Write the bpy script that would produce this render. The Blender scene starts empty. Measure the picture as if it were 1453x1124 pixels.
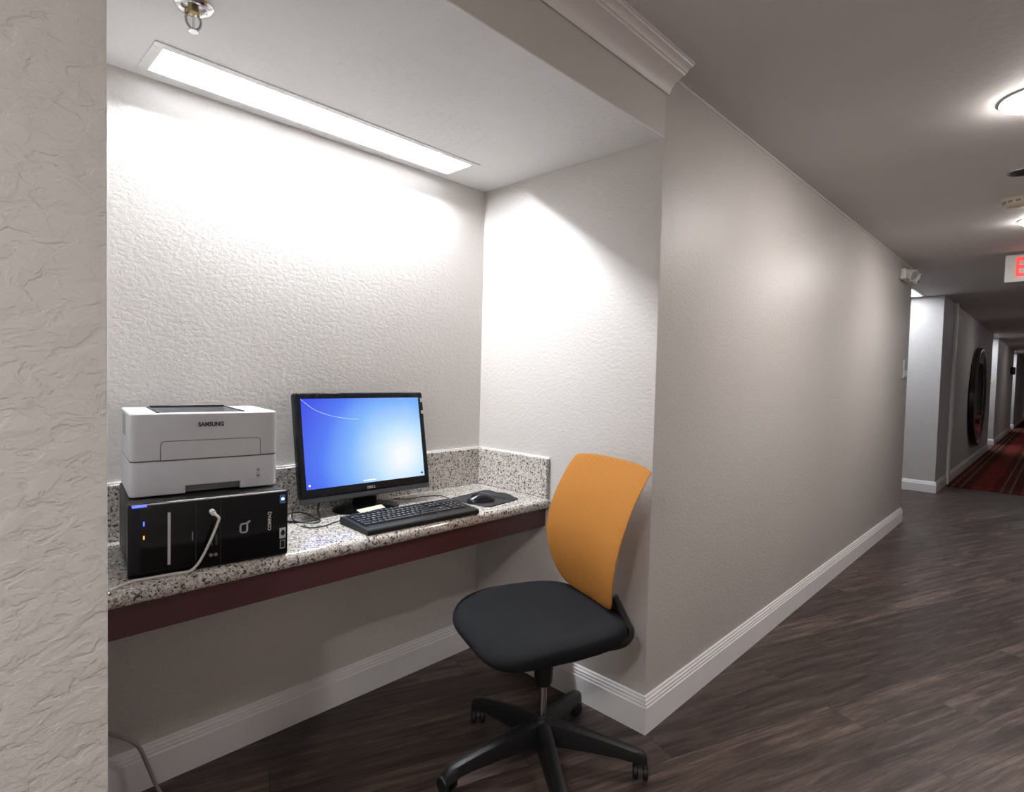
import bpy, bmesh, math, random
from mathutils import Vector, Matrix
random.seed(7)
SC = bpy.context.scene
COL = SC.collection
PI = math.pi

# ------------------------------------------------------------------ camera, world, exposure
cam_d = bpy.data.cameras.new('camera')
cam_d.sensor_fit = 'HORIZONTAL'
cam_d.sensor_width = 36.0
cam_d.lens = 802.9 * 36.0 / 1453.0
cam_d.clip_start = 0.05
cam_d.clip_end = 100
cam = bpy.data.objects.new('camera', cam_d)
COL.objects.link(cam)
cam.location = (-1.7625, -1.0141, 1.2603)
cam.rotation_euler = (1.5327, -0.0256, -0.7996)
SC.camera = cam

wd = bpy.data.worlds.new('world')
SC.world = wd
wd.use_nodes = True
wd.node_tree.nodes['Background'].inputs[0].default_value = (0.75, 0.8, 0.9, 1)
wd.node_tree.nodes['Background'].inputs[1].default_value = 0.02

SC.view_settings.view_transform = 'Standard'
SC.view_settings.look = 'None'
SC.view_settings.gamma = 1.0
SC.view_settings.use_curve_mapping = False
SC.view_settings.exposure = 0.3
E_TUBE = 300.0        # niche tube
E_DOME = 118.0        # corridor ceiling domes
E_PANEL = 11.0        # side passage panels
E_CAN = 430.0        # unseen downlight behind the viewer, added to brighten the left wall

# ------------------------------------------------------------------ node material helpers
def new_mat(name):
    m = bpy.data.materials.new(name)
    m.use_nodes = True
    nt = m.node_tree
    b = nt.nodes['Principled BSDF']
    return m, nt, b

def nd(nt, t, **kw):
    n = nt.nodes.new(t)
    for k, v in kw.items():
        if k in n.inputs:
            n.inputs[k].default_value = v
        else:
            setattr(n, k, v)
    return n

def ramp(nt, src, stops, interp='LINEAR'):
    r = nt.nodes.new('ShaderNodeValToRGB')
    r.color_ramp.interpolation = interp
    el = r.color_ramp.elements
    while len(el) < len(stops):
        el.new(0.5)
    for e, (p, c) in zip(el, stops):
        e.position = p
        e.color = (c[0], c[1], c[2], 1) if not isinstance(c, (int, float)) else (c, c, c, 1)
    nt.links.new(src, r.inputs[0])
    return r

def mixc(nt, fac, a, b, mode='MIX'):
    m = nt.nodes.new('ShaderNodeMix')
    m.data_type = 'RGBA'
    m.blend_type = mode
    for sock, v in ((m.inputs['Factor'], fac), (m.inputs['A'], a), (m.inputs['B'], b)):
        pass
    ins = [m.inputs[0], m.inputs[6], m.inputs[7]]
    for s, v in zip(ins, (fac, a, b)):
        if hasattr(v, 'is_output'):
            nt.links.new(v, s)
        else:
            s.default_value = v if isinstance(v, (int, float)) else (v[0], v[1], v[2], 1)
    return m.outputs[2]

def plain(name, col, rough=0.5, metal=0.0, noise=0.05, scale=60, spec=0.5, coat=0.0, bump=0.0):
    m, nt, b = new_mat(name)
    tc = nd(nt, 'ShaderNodeTexCoord')
    n = nd(nt, 'ShaderNodeTexNoise', Scale=scale, Detail=3)
    nt.links.new(tc.outputs['Object'], n.inputs['Vector'])
    lo = [c * (1 - noise) for c in col]
    hi = [min(1, c * (1 + noise)) for c in col]
    r = ramp(nt, n.outputs[0], [(0.3, lo), (0.7, hi)])
    nt.links.new(r.outputs[0], b.inputs['Base Color'])
    b.inputs['Roughness'].default_value = rough
    b.inputs['Metallic'].default_value = metal
    b.inputs['Specular IOR Level'].default_value = spec
    b.inputs['Coat Weight'].default_value = coat
    if bump:
        bp = nd(nt, 'ShaderNodeBump', Strength=bump, Distance=0.001)
        nt.links.new(n.outputs[0], bp.inputs['Height'])
        nt.links.new(bp.outputs[0], b.inputs['Normal'])
    return m

def emit(name, col, strength):
    m, nt, b = new_mat(name)
    b.inputs['Base Color'].default_value = (*[min(c, .8) for c in col], 1)
    b.inputs['Emission Color'].default_value = (*col, 1)
    b.inputs['Emission Strength'].default_value = strength
    return m

def plaster(name, col, scale, dist, rough=0.42, spec=0.5, strength=1.0):
    """hand trowelled knockdown plaster, painted"""
    m, nt, b = new_mat(name)
    tc = nd(nt, 'ShaderNodeTexCoord')
    mp = nd(nt, 'ShaderNodeMapping')
    mp.inputs['Scale'].default_value = (1, 1, 1.45)
    nt.links.new(tc.outputs['Object'], mp.inputs['Vector'])
    n1 = nd(nt, 'ShaderNodeTexNoise', Scale=scale, Detail=7, Roughness=0.55, Distortion=0.35)
    n2 = nd(nt, 'ShaderNodeTexNoise', Scale=scale * 5, Detail=4)
    for n in (n1, n2):
        nt.links.new(mp.outputs[0], n.inputs['Vector'])
    r1 = ramp(nt, n1.outputs[0], [(0.40, 0), (0.47, 0.55), (0.53, 0.62), (0.60, 1.0)])
    mx = nd(nt, 'ShaderNodeMath', operation='MULTIPLY_ADD')
    nt.links.new(n2.outputs[0], mx.inputs[0])
    mx.inputs[1].default_value = 0.28
    nt.links.new(r1.outputs[0], mx.inputs[2])
    bp = nd(nt, 'ShaderNodeBump', Strength=strength, Distance=dist)
    nt.links.new(mx.outputs[0], bp.inputs['Height'])
    nt.links.new(bp.outputs[0], b.inputs['Normal'])
    n3 = nd(nt, 'ShaderNodeTexNoise', Scale=1.3, Detail=3)
    nt.links.new(tc.outputs['Object'], n3.inputs['Vector'])
    r = ramp(nt, n3.outputs[0], [(0.3, [c * .97 for c in col]), (0.7, [c * 1.03 for c in col])])
    nt.links.new(r.outputs[0], b.inputs['Base Color'])
    b.inputs['Roughness'].default_value = rough
    b.inputs['Specular IOR Level'].default_value = spec
    return m

def granite():
    m, nt, b = new_mat('granite')
    tc = nd(nt, 'ShaderNodeTexCoord')
    v = nd(nt, 'ShaderNodeTexVoronoi', Scale=260)
    n1 = nd(nt, 'ShaderNodeTexNoise', Scale=120, Detail=4, Roughness=0.6)
    n2 = nd(nt, 'ShaderNodeTexNoise', Scale=45, Detail=3)
    n3 = nd(nt, 'ShaderNodeTexNoise', Scale=170, Detail=4, Roughness=0.7)
    for n in (v, n1, n2, n3):
        nt.links.new(tc.outputs['Object'], n.inputs['Vector'])
    sep = nd(nt, 'ShaderNodeSeparateColor')
    nt.links.new(v.outputs['Color'], sep.inputs[0])
    base = ramp(nt, sep.outputs[0], [(0.0, (.36, .32, .29)), (0.3, (.60, .57, .53)), (0.7, (.70, .68, .64)), (0.92, (.34, .27, .22))])
    dk = ramp(nt, n1.outputs[0], [(0.39, 1), (0.47, 0)])
    c1 = mixc(nt, dk.outputs[0], base.outputs[0], (.035, .032, .035))
    br = ramp(nt, n3.outputs[0], [(0.56, 0), (0.64, 0.85)])
    c2 = mixc(nt, br.outputs[0], c1, (.17, .13, .11))
    lt = ramp(nt, n2.outputs[0], [(0.55, 0), (0.64, 0.4)])
    c3 = mixc(nt, lt.outputs[0], c2, (.72, .70, .67))
    nt.links.new(c3, b.inputs['Base Color'])
    b.inputs['Roughness'].default_value = 0.12
    b.inputs['Coat Weight'].default_value = 0.3
    b.inputs['Coat Roughness'].default_value = 0.05
    return m

def wood_floor():
    m, nt, b = new_mat('plank_floor')
    tc = nd(nt, 'ShaderNodeTexCoord')
    mp = nd(nt, 'ShaderNodeMapping')
    mp.inputs['Rotation'].default_value = (0, 0, math.radians(21))
    nt.links.new(tc.outputs['Object'], mp.inputs['Vector'])
    bk = nd(nt, 'ShaderNodeTexBrick', Scale=1.0)
    bk.offset = 0.37
    bk.inputs['Brick Width'].default_value = 1.22
    bk.inputs['Row Height'].default_value = 0.15
    bk.inputs['Mortar Size'].default_value = 0.0011
    bk.inputs['Mortar Smooth'].default_value = 0.2
    bk.inputs['Bias'].default_value = 0.0
    bk.inputs['Color1'].default_value = (0, 0, 0, 1)
    bk.inputs['Color2'].default_value = (1, 1, 1, 1)
    bk.inputs['Mortar'].default_value = (.5, .5, .5, 1)
    nt.links.new(mp.outputs[0], bk.inputs['Vector'])
    # shift the grain from plank to plank
    sh = nd(nt, 'ShaderNodeVectorMath', operation='MULTIPLY_ADD')
    nt.links.new(bk.outputs['Color'], sh.inputs[0])
    sh.inputs[1].default_value = (7.3, 3.1, 0)
    nt.links.new(mp.outputs[0], sh.inputs[2])
    st = nd(nt, 'ShaderNodeMapping')
    st.inputs['Scale'].default_value = (1.6, 22, 1)
    nt.links.new(sh.outputs[0], st.inputs['Vector'])
    g1 = nd(nt, 'ShaderNodeTexNoise', Scale=1.4, Detail=8, Roughness=0.65, Distortion=0.6)
    g2 = nd(nt, 'ShaderNodeTexNoise', Scale=7, Detail=5, Roughness=0.7)
    nt.links.new(st.outputs[0], g1.inputs['Vector'])
    nt.links.new(st.outputs[0], g2.inputs['Vector'])
    c = ramp(nt, g1.outputs[0], [(0.32, (.026, .017, .015)), (0.46, (.062, .042, .036)), (0.58, (.108, .077, .066)), (0.74, (.19, .14, .115))])
    tint = mixc(nt, 0.35, c.outputs[0], bk.outputs['Color'], 'OVERLAY')
    fine = ramp(nt, g2.outputs[0], [(0.35, (.62, .6, .6)), (0.65, (1.2, 1.2, 1.2))])
    t2 = mixc(nt, 1.0, tint, fine.outputs[0], 'MULTIPLY')
    seam = mixc(nt, bk.outputs['Fac'], t2, (.012, .009, .008))
    nt.links.new(seam, b.inputs['Base Color'])
    b.inputs['Roughness'].default_value = 0.42
    b.inputs['Specular IOR Level'].default_value = 0.4
    bp = nd(nt, 'ShaderNodeBump', Strength=0.35, Distance=0.0015)
    nt.links.new(g2.outputs[0], bp.inputs['Height'])
    nt.links.new(bp.outputs[0], b.inputs['Normal'])
    return m

def carpet_mat():
    m, nt, b = new_mat('striped_carpet')
    tc = nd(nt, 'ShaderNodeTexCoord')
    sp = nd(nt, 'ShaderNodeSeparateXYZ')
    nt.links.new(tc.outputs['Object'], sp.inputs[0])
    w1 = nd(nt, 'ShaderNodeMath', operation='MULTIPLY')
    w1.inputs[1].default_value = 1 / 0.46
    nt.links.new(sp.outputs['Y'], w1.inputs[0])
    w2 = nd(nt, 'ShaderNodeMath', operation='FRACT')
    nt.links.new(w1.outputs[0], w2.inputs[0])
    st = ramp(nt, w2.outputs[0], [(0.0, (.22, .035, .028)), (0.42, (.09, .024, .020)), (0.60, (.20, .11, .07)), (0.65, (.10, .026, .021)),
                                  (0.78, (.17, .11, .07)), (0.83, (.13, .02, .016))], 'CONSTANT')
    mp = nd(nt, 'ShaderNodeMapping')
    mp.inputs['Scale'].default_value = (1, 9, 1)
    nt.links.new(tc.outputs['Object'], mp.inputs['Vector'])
    n = nd(nt, 'ShaderNodeTexNoise', Scale=5, Detail=5)
    nt.links.new(mp.outputs[0], n.inputs['Vector'])
    f = ramp(nt, n.outputs[0], [(0.3, (.55, .55, .55)), (0.7, (1.3, 1.3, 1.3))])
    c = mixc(nt, 1.0, st.outputs[0], f.outputs[0], 'MULTIPLY')
    nt.links.new(c, b.inputs['Base Color'])
    b.inputs['Roughness'].default_value = 0.95
    b.inputs['Specular IOR Level'].default_value = 0.1
    return m

def mesh_fabric(name, c1, c2, scale, rough=0.8, axis='Z'):
    m, nt, b = new_mat(name)
    tc = nd(nt, 'ShaderNodeTexCoord')
    w = nd(nt, 'ShaderNodeTexWave', Scale=scale, Distortion=0.6)
    w.bands_direction = axis
    w.inputs['Detail'].default_value = 1
    w.inputs['Detail Scale'].default_value = 0.6
    nt.links.new(tc.outputs['Object'], w.inputs['Vector'])
    r = ramp(nt, w.outputs['Fac'], [(0.2, c1), (0.8, c2)])
    nt.links.new(r.outputs[0], b.inputs['Base Color'])
    b.inputs['Roughness'].default_value = rough
    b.inputs['Specular IOR Level'].default_value = 0.25
    bp = nd(nt, 'ShaderNodeBump', Strength=0.5, Distance=0.0015)
    nt.links.new(w.outputs['Fac'], bp.inputs['Height'])
    nt.links.new(bp.outputs[0], b.inputs['Normal'])
    return m

def screen_mat():
    """the desktop picture the monitor shows: blue with a pale glow at the right"""
    m, nt, b = new_mat('monitor_picture')
    tc = nd(nt, 'ShaderNodeTexCoord')
    mp = nd(nt, 'ShaderNodeMapping')
    mp.inputs['Location'].default_value = (-0.145, 0, -0.13)
    mp.inputs['Scale'].default_value = (1.0, 0, 1.1)
    mp.vector_type = 'POINT'
    nt.links.new(tc.outputs['Object'], mp.inputs['Vector'])
    ln = nd(nt, 'ShaderNodeVectorMath', operation='LENGTH')
    nt.links.new(mp.outputs[0], ln.inputs[0])
    n = nd(nt, 'ShaderNodeTexNoise', Scale=5, Detail=2)
    nt.links.new(tc.outputs['Object'], n.inputs['Vector'])
    ad = nd(nt, 'ShaderNodeMath', operation='MULTIPLY_ADD')
    nt.links.new(n.outputs[0], ad.inputs[0])
    ad.inputs[1].default_value = 0.06
    nt.links.new(ln.outputs['Value'], ad.inputs[2])
    r = ramp(nt, ad.outputs[0], [(0.055, (.95, .98, 1.0)), (0.14, (.58, .82, 1.0)), (0.25, (.20, .46, .98)), (0.35, (.075, .19, .92)), (0.47, (.045, .07, .80))])
    b.inputs['Base Color'].default_value = (.01, .01, .015, 1)
    b.inputs['Roughness'].default_value = 0.25
    nt.links.new(r.outputs[0], b.inputs['Emission Color'])
    b.inputs['Emission Strength'].default_value = 0.78
    return m

M = {}
M['wall'] = plaster('painted_plaster', (.60, .569, .543), 58, 0.00052, rough=0.42)
M['wall_near'] = plaster('coarse_painted_plaster', (.61, .586, .564), 24, 0.0016, rough=0.5)
M['wall_far'] = plain('vinyl_wallcovering', (.52, .50, .50), .6, noise=.03, scale=20)
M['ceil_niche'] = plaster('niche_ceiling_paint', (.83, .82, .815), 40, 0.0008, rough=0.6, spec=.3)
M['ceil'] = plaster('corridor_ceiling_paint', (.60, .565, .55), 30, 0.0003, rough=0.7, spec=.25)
M['trim'] = plain('white_gloss_trim', (.80, .78, .79), .32, noise=.02, scale=8)
M['crown'] = plain('crown_paint', (.76, .72, .70), .4, noise=.02, scale=8)
M['granite'] = granite()
M['maroon'] = plain('maroon_laminate', (.075, .022, .026), .45, noise=.08, scale=14)
M['floor'] = wood_floor()
M['carpet'] = carpet_mat()
M['orange'] = mesh_fabric('orange_mesh', (.27, .106, .016), (.40, .163, .027), 85)
M['seat'] = plain('black_seat_fabric', (.0072, .0077, .009), .95, noise=.35, scale=500, spec=.18, bump=.4)
M['black_plastic'] = plain('black_plastic', (.010, .010, .011), .45, noise=.1, scale=90, spec=.3)
M['black_case'] = plain('black_painted_steel', (.022, .022, .024), .42, noise=.15, scale=250)
M['piano'] = plain('glossy_black_plastic', (.003, .003, .004), .10, noise=.05, scale=30, spec=.3)
M['bezel'] = plain('monitor_black', (.006, .007, .010), .25, noise=.1, scale=60, spec=.25)
M['bezel_lip'] = plain('monitor_grey_lip', (.06, .065, .075), .35, noise=.1, scale=60)
M['key'] = plain('keycap_black', (.016, .017, .021), .38, noise=.2, scale=120)
M['legend'] = plain('key_legend', (.35, .36, .38), .6)
M['printer'] = plain('printer_grey', (.54, .54, .56), .45, noise=.02, scale=40)
M['printer_low'] = plain('printer_pale_grey', (.60, .60, .64), .45, noise=.02, scale=40)
M['printer_gap'] = plain('printer_seam', (.09, .09, .10), .6)
M['printer_dark'] = plain('printer_tray_dark', (.035, .035, .04), .5)
M['printer_notch'] = plain('printer_notch_grey', (.22, .21, .215), .5)
M['ink'] = plain('printed_ink', (.03, .03, .035), .5)
M['silver'] = plain('silver_plastic', (.55, .55, .56), .35, metal=.4, noise=.05)
M['chrome'] = plain('chrome', (.75, .75, .76), .12, metal=1, noise=.03)
M['steel'] = plain('brushed_steel', (.42, .40, .39), .22, metal=1, noise=.05)
M['brass'] = plain('dull_brass', (.45, .36, .18), .3, metal=1, noise=.08)
M['white'] = plain('white_plastic', (.74, .73, .71), .45, noise=.02)
M['cream'] = plain('aged_cream_plastic', (.66, .60, .48), .5, noise=.03)
M['cable_white'] = plain('white_cable', (.66, .64, .60), .5, noise=.03)
M['cable_grey'] = plain('grey_cable', (.30, .28, .27), .55, noise=.05)
M['cable_black'] = plain('black_cable', (.012, .012, .013), .45)
M['fixture'] = plain('white_enamel', (.82, .82, .82), .35, noise=.01)
M['tube'] = emit('lit_tube', (.93, .96, 1.0), E_TUBE)
M['dome'] = emit('lit_dome', (1.0, .955, .925), E_DOME)
M['can'] = emit('lit_downlight', (1.0, .96, .93), E_CAN)
M['panel'] = emit('lit_panel', (.90, .95, 1.0), E_PANEL)
M['exit_red'] = emit('exit_red', (1.0, .035, .03), 1.4)
M['led_blue'] = emit('led_blue', (.06, .10, 1.0), 2.2)
M['led_orange'] = emit('led_orange', (1.0, .38, .06), 1.3)
M['streak'] = emit('screen_white', (.55, .75, 1.0), .9)
M['icon'] = emit('screen_icon', (.75, .88, 1.0), .9)
M['screen'] = screen_mat()
M['mirror'] = plain('mirror_glass', (.75, .77, .77), .03, metal=1, noise=.01)
M['darkwood'] = plain('dark_stained_wood', (.028, .017, .015), .25, noise=.3, scale=30)
M['plaque'] = plain('pale_plaque', (.52, .58, .57), .25, noise=.03)
M['yellow'] = plain('yellow_sign', (.62, .60, .30), .5, noise=.03)
M['sticker_blue'] = plain('blue_sticker', (.05, .16, .33), .35, noise=.3, scale=300)
M['sticker_grey'] = plain('grey_sticker', (.42, .44, .43), .4, noise=.3, scale=300)
M['tan'] = plain('tan_sticker', (.45, .39, .32), .55, noise=.2, scale=200)
M['card'] = plain('pale_card', (.55, .56, .42), .6, noise=.08, scale=100)
M['cushion'] = plain('mat_cloth', (.011, .011, .012), .8, noise=.3, scale=600)
M['mouse'] = plain('mouse_black', (.010, .012, .017), .22, noise=.1)

# ------------------------------------------------------------------ mesh helpers
def box(bm, x0, x1, y0, y1, z0, z1, bev=0.0, seg=2, mat=None):
    mm = Matrix.Translation(((x0 + x1) / 2, (y0 + y1) / 2, (z0 + z1) / 2)) @ Matrix.Diagonal((abs(x1 - x0), abs(y1 - y0), abs(z1 - z0), 1))
    r = bmesh.ops.create_cube(bm, size=1, matrix=mm)
    vs = r['verts']
    if bev:
        es = list({e for v in vs for e in v.link_edges})
        bmesh.ops.bevel(bm, geom=es, offset=bev, segments=seg, affect='EDGES', profile=0.5)

def loft(bm, rings, cap0=True, cap1=True):
    """rings: lists of equal length of points"""
    vv = [[bm.verts.new(p) for p in r] for r in rings]
    n = len(vv[0])
    for a, b in zip(vv[:-1], vv[1:]):
        for i in range(n):
            j = (i + 1) % n
            try:
                bm.faces.new((a[i], a[j], b[j], b[i]))
            except ValueError:
                pass
    if cap0:
        bm.faces.new(list(reversed(vv[0])))
    if cap1:
        bm.faces.new(vv[-1])

def rrect(w, d, r, n=6, cx=0, cy=0):
    pts = []
    for (sx, sy, a0) in ((1, 1, 0), (-1, 1, 90), (-1, -1, 180), (1, -1, 270)):
        for k in range(n + 1):
            a = math.radians(a0 + 90 * k / n)
            pts.append((cx + sx * (w / 2 - r) + r * math.cos(a), cy + sy * (d / 2 - r) + r * math.sin(a)))
    return pts

def rprism(bm, w, d, r, z0, z1, ch=0.0, cx=0, cy=0):
    """upright prism of rounded plan, with small chamfers at top and bottom"""
    def ring(s, z):
        return [(x, y, z) for x, y in rrect(w - 2 * s, d - 2 * s, max(r - s, .0005), cx=cx, cy=cy)]
    if ch:
        loft(bm, [ring(ch, z0), ring(0, z0 + ch), ring(0, z1 - ch), ring(ch, z1)])
    else:
        loft(bm, [ring(0, z0), ring(0, z1)])

def lathe(bm, prof, seg=24, c=(0, 0, 0), caps=True):
    rings = []
    for r, z in prof:
        r = max(r, 1e-5)
        rings.append([(c[0] + r * math.cos(2 * PI * k / seg), c[1] + r * math.sin(2 * PI * k / seg), c[2] + z) for k in range(seg)])
    loft(bm, rings, caps, caps)

def spline(pts, n=8):
    P = [Vector(p) for p in pts]
    P = [P[0] * 2 - P[1]] + P + [P[-1] * 2 - P[-2]]
    out = []
    for i in range(1, len(P) - 2):
        a, b, c, d = P[i - 1:i + 3]
        for k in range(n):
            t = k / n
            out.append(.5 * ((2 * b) + (c - a) * t + (2 * a - 5 * b + 4 * c - d) * t * t + (3 * b - a - 3 * c + d) * t ** 3))
    out.append(P[-2])
    return out

def tube(bm, pts, r, seg=8, smooth=8, radii=None, squash=1.0):
    P = spline(pts, smooth) if smooth else [Vector(p) for p in pts]
    rings = []
    up = Vector((0, 0, 1))
    prev = None
    for i, p in enumerate(P):
        t = (P[min(i + 1, len(P) - 1)] - P[max(i - 1, 0)]).normalized()
        if prev is None:
            u = up.cross(t)
            if u.length < 1e-3:
                u = Vector((1, 0, 0)).cross(t)
        else:
            u = prev - t * prev.dot(t)
        u.normalize()
        prev = u
        w = t.cross(u)
        rr = r if radii is None else radii[min(int(i / max(1, smooth)), len(radii) - 1)]
        rings.append([tuple(p + u * (rr * math.cos(2 * PI * k / seg)) + w * (rr * squash * math.sin(2 * PI * k / seg))) for k in range(seg)])
    loft(bm, rings)

def cyl(bm, p0, p1, r0, r1=None, seg=20):
    p0, p1 = Vector(p0), Vector(p1)
    r1 = r0 if r1 is None else r1
    t = (p1 - p0).normalized()
    u = t.orthogonal().normalized()
    w = t.cross(u)
    loft(bm, [[tuple(p + u * (r * math.cos(2 * PI * k / seg)) + w * (r * math.sin(2 * PI * k / seg))) for k in range(seg)] for p, r in ((p0, r0), (p1, r1))])

def BM():
    return bmesh.new()

def obj(name, bm, mat, parent=None, smooth=35):
    bmesh.ops.recalc_face_normals(bm, faces=bm.faces[:])
    me = bpy.data.meshes.new(name)
    bm.to_mesh(me)
    bm.free()
    me.materials.append(M[mat] if isinstance(mat, str) else mat)
    if smooth:
        for p in me.polygons:
            p.use_smooth = True
        me.set_sharp_from_angle(angle=math.radians(smooth))
    o = bpy.data.objects.new(name, me)
    COL.objects.link(o)
    if parent:
        o.parent = parent
    return o

def tag(o, label, cat, group=None, kind=None):
    o['label'] = label
    o['category'] = cat
    if group:
        o['group'] = group
    if kind:
        o['kind'] = kind
    return o

def thing(name, label, cat, loc=(0, 0, 0), rotz=0.0, group=None):
    o = bpy.data.objects.new(name, None)
    o.empty_display_size = 0.05
    COL.objects.link(o)
    o.location = loc
    o.rotation_euler = (0, 0, rotz)
    return tag(o, label, cat, group)

def struct(name, bm, mat, smooth=0):
    o = obj(name, bm, mat, None, smooth)
    o['kind'] = 'structure'
    return o

def cut(o, bm):
    """take a shape out of a mesh"""
    bmesh.ops.recalc_face_normals(bm, faces=bm.faces[:])
    me = bpy.data.meshes.new('cutter')
    bm.to_mesh(me)
    bm.free()
    c = bpy.data.objects.new('cutter', me)
    COL.objects.link(c)
    c.parent = o.parent
    md = o.modifiers.new('cut', 'BOOLEAN')
    md.operation = 'DIFFERENCE'
    md.solver = 'EXACT'
    md.object = c
    bpy.context.view_layer.update()
    dg = bpy.context.evaluated_depsgraph_get()
    nm = bpy.data.meshes.new_from_object(o.evaluated_get(dg))
    o.modifiers.clear()
    o.data = nm
    bpy.data.objects.remove(c)
    bpy.data.meshes.remove(me)

def text(name, s, size, mat, parent, loc, rot=(PI / 2, 0, 0), depth=0.0004, bold=0.0, spacing=1.0, sx=1.0, align='CENTER'):
    cu = bpy.data.curves.new(name, 'FONT')
    cu.body = s
    cu.size = size
    cu.extrude = depth
    cu.offset = bold
    cu.space_character = spacing
    cu.align_x = align
    cu.align_y = 'CENTER'
    t = bpy.data.objects.new(name, cu)
    COL.objects.link(t)
    bpy.context.view_layer.update()
    me = bpy.data.meshes.new_from_object(t.evaluated_get(bpy.context.evaluated_depsgraph_get()))
    bpy.data.objects.remove(t)
    bpy.data.curves.remove(cu)
    from mathutils import Euler
    me.transform(Matrix.Translation(loc) @ Euler(rot).to_matrix().to_4x4() @ Matrix.Diagonal((sx, 1, 1, 1)))
    me.materials.clear()
    me.materials.append(M[mat])
    o = bpy.data.objects.new(name, me)
    COL.objects.link(o)
    o.parent = parent
    return o

def sweep_runs(pts, prof, names, mat):
    """mitred moulding along a plan polyline; room side is to the RIGHT of travel. One object per straight run."""
    P = [Vector((a, b)) for a, b in pts]
    nrm = []
    for a, b in zip(P[:-1], P[1:]):
        d = (b - a).normalized()
        nrm.append(Vector((d.y, -d.x)))
    mit = []
    for i in range(len(P)):
        if i == 0:
            mit.append(nrm[0])
        elif i == len(P) - 1:
            mit.append(nrm[-1])
        else:
            m = nrm[i - 1] + nrm[i]
            mit.append(m / (1 + nrm[i - 1].dot(nrm[i])))
    for i, nm in enumerate(names):
        if nm is None:
            continue
        bm = BM()
        ends = []
        for k in (i, i + 1):
            ends.append([(P[k].x + mit[k].x * o, P[k].y + mit[k].y * o, z) for o, z in prof])
        loft(bm, ends)
        struct(nm, bm, mat, 30)

# ------------------------------------------------------------------ the place
D = 0.8987            # niche depth
W = 1.578             # niche width
HS = 2.083            # niche ceiling
HC = 2.3035           # corridor ceiling
X1 = 4.45             # end of the corridor wall beside the niche
YB = 1.02             # back of the walls
YO = -1.95            # opposite corridor wall
XL, XR = -4.2, 42.0

b = BM(); box(b, XL, XR, YO - .12, 3.2, -.12, 0); struct('floor', b, 'floor')
b = BM(); box(b, XL, XR, YO - .12, 3.2, HC, HC + .12)
struct('ceiling', b, 'ceil')

b = BM(); box(b, XL, -W, 0, YB, 0, HC, .004, 2); struct('wall_left', b, 'wall_near', 30)
b = BM(); box(b, -W, 0, D, YB, 0, HC); struct('wall_back', b, 'wall')
b = BM(); box(b, 0, X1, 0, YB, 0, HC, .004, 2); struct('wall_right', b, 'wall', 30)
b = BM(); box(b, -W, 0, 0, .05, HS + .004, HC); struct('wall_header', b, 'wall')
# niche ceiling with the opening for the light fixture
FX0, FX1, FY0, FY1 = -1.335, -0.262, 0.690, 0.848
b = BM()
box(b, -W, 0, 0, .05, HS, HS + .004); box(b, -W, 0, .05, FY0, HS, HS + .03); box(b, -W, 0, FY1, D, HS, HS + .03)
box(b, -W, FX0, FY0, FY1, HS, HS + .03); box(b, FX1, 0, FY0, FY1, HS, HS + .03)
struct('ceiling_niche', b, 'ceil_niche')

b = BM(); box(b, XL, XR, YO - .12, YO, 0, HC); struct('wall_front', b, 'wall')
b = BM(); box(b, XL - .12, XL, YO - .12, YB, 0, HC); struct('wall_near_end', b, 'wall')
b = BM(); box(b, XR, XR + .12, YO - .12, 3.2, 0, HC); struct('wall_far_end', b, 'wall_far')
far = [(6.42, 12.9), (14.25, 19.8), (21.2, 28.0), (29.6, XR)]
for nm, (a, c) in zip(('wall_far_first', 'wall_far_second', 'wall_far_third', 'wall_far_fourth'), far):
    b = BM(); box(b, a, c, 0, 3.2, 0, HC, .003, 1); struct(nm, b, 'wall_far', 30)
b = BM()
box(b, X1, 6.42, 3.08, 3.2, 0, HC); box(b, 12.9, 14.25, 3.08, 3.2, 0, HC); box(b, 19.8, 21.2, 3.08, 3.2, 0, HC); box(b, 28, 29.6, 3.08, 3.2, 0, HC)
box(b, X1 - .1, X1, YB, 3.2, 0, HC)
struct('wall_passages', b, 'wall_far')

BB = [(0, 0), (.016, 0), (.016, .094), (.013, .098), (.013, .106), (.0105, .109), (.0105, .117), (.007, .121), (.006, .128), (.003, .131), (0, .131)]
sweep_runs([(XL, 0), (-W, 0), (-W, D), (0, D), (0, 0), (X1, 0), (X1, 3.08)], BB,
           ['baseboard_left', 'baseboard_niche_left', 'baseboard_back', 'baseboard_niche_right', 'baseboard_right', 'baseboard_passage'], 'trim')
for i, (a, c) in enumerate(far):
    nm = ('first', 'second', 'third', 'fourth')[i]
    sweep_runs([(a, 3.08), (a, 0), (c, 0), (c, 3.08)] if c < XR else [(a, 3.08), (a, 0), (c, 0)], BB,
               ['baseboard_far_%s_end' % nm, 'baseboard_far_%s' % nm, None][: (3 if c < XR else 2)], 'trim')
sweep_runs([(XR, YO), (XL, YO)], BB, ['baseboard_front'], 'trim')
# crown moulding above the niche, ends square just past the corner
CR = [(0, 0), (0, -.072), (.006, -.074), (.010, -.069), (.012, -.062), (.020, -.050), (.033, -.039), (.050, -.031), (.062, -.028), (.064, -.022),
      (.070, -.022), (.074, -.015), (.082, -.010), (.090, -.009), (.092, -.004), (.098, -.004), (.098, 0)]
sweep_runs([(XL, 0), (0.012, 0)], [(o, HC + z) for o, z in CR], ['trim_1'], 'crown')
b = BM(); box(b, 0.012, X1, -.006, 0, HC - .008, HC); struct('trim_2', b, 'crown')
b = BM(); box(b, 7.28, 7.42, -.03, 0, 0, HC, .004, 1); struct('trim_3', b, 'trim', 30)

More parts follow.
